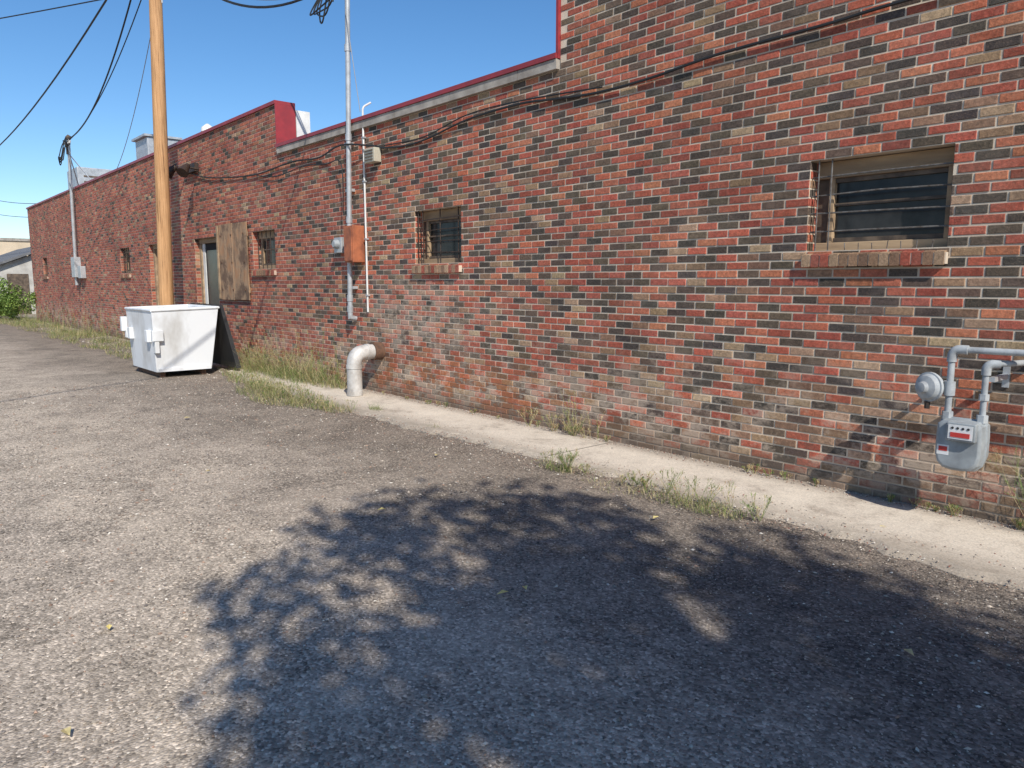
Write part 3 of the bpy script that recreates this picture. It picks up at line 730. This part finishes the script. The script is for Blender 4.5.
part('sticker',M_label,gm,lambda b:b.box(GX-.115,GX-.045,GY-.0965,GY-.0955,.495,.56))
XLp,XRp=-1.70,-1.50
part('union_nuts',M_gaspipe,gm,lambda b:(b.tube([(XLp,GY,.715),(XLp,GY,.765)],.034,6),b.tube([(XRp,GY,.715),(XRp,GY,.765)],.034,6),b.tube([(XRp,GY,.86),(XRp,GY,.90)],.030,6)))
part('outlet_pipe',M_gaspipe,gm,lambda b:b.tube(bend([(XRp,GY,.72),(XRp,GY,1.09),(XRp+.12,GY+.04,1.10),(XRp+.2,WY+.01,1.10)],.045,6),.019,12),True)
part('house_pipe',M_gaspipe,gm,lambda b:b.tube(bend([(XLp,GY,.72),(XLp,GY,.86),(XLp,GY,1.17),(2.5,GY+.06,1.20)],.05,6),.021,12),True)
part('elbow_fittings',M_gaspipe,gm,lambda b:(b.tube(bend([(XLp,GY,1.09),(XLp,GY,1.17),(XLp+.09,GY,1.171)],.05,6),.030,12),b.tube(bend([(XRp,GY,1.02),(XRp,GY,1.09),(XRp+.07,GY+.025,1.095)],.04,6),.028,12),
     b.tube([(XLp,GY,.87),(XLp,GY,.96)],.034,12),b.tube([(-1.02,GY+.013,1.179),(-.93,GY+.015,1.18)],.030,12)),True)
def reg(b):
    c=(XLp-.115,GY-.02,.915); lathe(b,c,(-.35,-1,0),[(-.06,.035),(-.045,.08),(-.012,.088),(-.010,.098),(.010,.098),(.012,.088),(.04,.075),(.055,.04),(.085,.034),(.09,.02)],24)
part('regulator',M_gaspipe,gm,reg,True)
part('regulator_body',M_gaspipe,gm,lambda b:(b.tube([(XLp,GY,.915),(XLp-.09,GY+.01,.915)],.026,12),b.tube([(XLp-.115,GY+.0,.915),(XLp-.115,GY+.12,.915),(XLp-.115,WY+.01,.915)],.018,10)),True)
part('wall_bracket',M_galv,gm,lambda b:(b.box(XRp+.02,XRp+.05,GY,WY-.003,.98,1.01),b.box(XRp+.015,XRp+.055,WY-.012,WY-.003,.92,1.06)))
part('vent_cap',M_bar,gm,lambda b:b.tube([(XLp-.12,GY-.02,.82),(XLp-.12,GY-.02,.77)],.018,8))

# ------------------------------------------------------------------ rooftop things
hv=empty('rooftop_air_unit')
part('cabinet',M_galv,hv,lambda b:b.box(-32.9,-31.2,6.4,7.6,3.36,5.75),bevel=.02)
part('grille',M_frame,hv,lambda b:[b.box(-31.2,-31.19,6.6,7.4,3.6+k*.2,3.66+k*.2) for k in range(10)])
h2=empty('rooftop_air_unit')
part('cabinet',M_galv,h2,lambda b:b.box(-22.6,-21.5,6.1,6.9,3.36,5.40),bevel=.02)
part('hood',M_galv,h2,lambda b:b.box(-22.65,-21.45,6.02,6.98,5.403,5.46))
rv=empty('roof_vent')
part('stack',M_galv,rv,lambda b:b.tube([(-17.9,6.4,3.3),(-17.9,6.4,5.05)],.06,12),True)
part('cap',M_white,rv,lambda b:b.tube([(-17.9,6.4,4.98),(-17.9,6.4,5.02),(-17.9,6.4,5.12),(-17.9,6.4,5.2)],[.10,.15,.13,.03],14),True)

# ------------------------------------------------------------------ far buildings
sd=empty('white_shed')
part('walls',M_shed,sd,lambda b:b.add([(-44,5.2,0),(-44,11,0),(-58,11,0),(-58,5.2,0),(-44,5.2,2.35),(-44,11,2.35),(-58,11,2.35),(-58,5.2,2.35),(-44,8.1,3.5),(-58,8.1,3.5)],
     [(0,1,5,8,4),(2,3,7,9,6),(3,0,4,7),(1,2,6,5)]))
part('roof',M_shingle,sd,lambda b:(b.add([(-43.7,4.9,2.25),(-58.3,4.9,2.25),(-58.3,8.1,3.58),(-43.7,8.1,3.58),(-43.7,4.9,2.37),(-58.3,4.9,2.37),(-58.3,8.1,3.70),(-43.7,8.1,3.70)],[(0,1,2,3),(4,7,6,5),(0,4,5,1),(0,3,7,4),(1,5,6,2)]),
     b.add([(-43.7,11.3,2.25),(-58.3,11.3,2.25),(-58.3,8.1,3.58),(-43.7,8.1,3.58),(-43.7,11.3,2.37),(-58.3,11.3,2.37),(-58.3,8.1,3.70),(-43.7,8.1,3.70)],[(3,2,1,0),(5,6,7,4),(1,5,4,0),(4,7,3,0),(2,6,5,1)])))
part('doors',M_frame,sd,lambda b:(b.box(-43.99,-43.96,5.6,6.5,0,2.0),b.box(-48,-46.5,5.17,5.19,0,2.0)))
cr=empty('cream_building')
part('walls',M_cream,cr,lambda b:b.box(-84,-66,7,22,0,4.6))
part('parapet',M_conc2,cr,lambda b:b.box(-84.1,-65.9,6.9,22.1,4.603,4.8))
part('windows',M_glass,cr,lambda b:[b.box(-65.99,-65.95,8+k*3,9.4+k*3,1.4,2.8) for k in range(4)])

# ------------------------------------------------------------------ light, sky, camera
d=SD.normalized()
sun=bpy.data.lights.new('sun','SUN'); sun.energy=5.0; sun.angle=math.radians(.53); sun.color=(1,.955,.87)
so=bpy.data.objects.new('sun',sun); C.objects.link(so); so.rotation_euler=d.to_track_quat('-Z','Y').to_euler()
w=bpy.data.worlds.new('World'); bpy.context.scene.world=w; w.use_nodes=True; nt=w.node_tree
sk=nt.nodes.new('ShaderNodeTexSky'); sk.sky_type='NISHITA'; sk.sun_disc=False
sk.sun_elevation=math.asin(-d.z); sk.sun_rotation=math.atan2(-d.x,-d.y)
sk.altitude=1000; sk.air_density=1.0; sk.dust_density=.4; sk.ozone_density=2.8
hs=nt.nodes.new('ShaderNodeHueSaturation'); hs.inputs['Saturation'].default_value=1.22
nt.links.new(sk.outputs[0],hs.inputs['Color']); nt.links.new(hs.outputs[0],nt.nodes['Background'].inputs[0]); nt.nodes['Background'].inputs[1].default_value=.145
cam=bpy.data.cameras.new('camera'); cam.sensor_width=36; cam.lens=740/1024*36; cam.clip_end=2000; cam.clip_start=.05
co=bpy.data.objects.new('camera',cam); C.objects.link(co); co.location=(0,0,1.6)
pt=math.radians(7.85)
fwd=Vector((-.7513*math.cos(pt),.66*math.cos(pt),-math.sin(pt)))
co.rotation_euler=fwd.to_track_quat('-Z','Y').to_euler()
sc=bpy.context.scene; sc.camera=co
sc.view_settings.view_transform='Standard'; sc.view_settings.look='None'; sc.view_settings.exposure=0
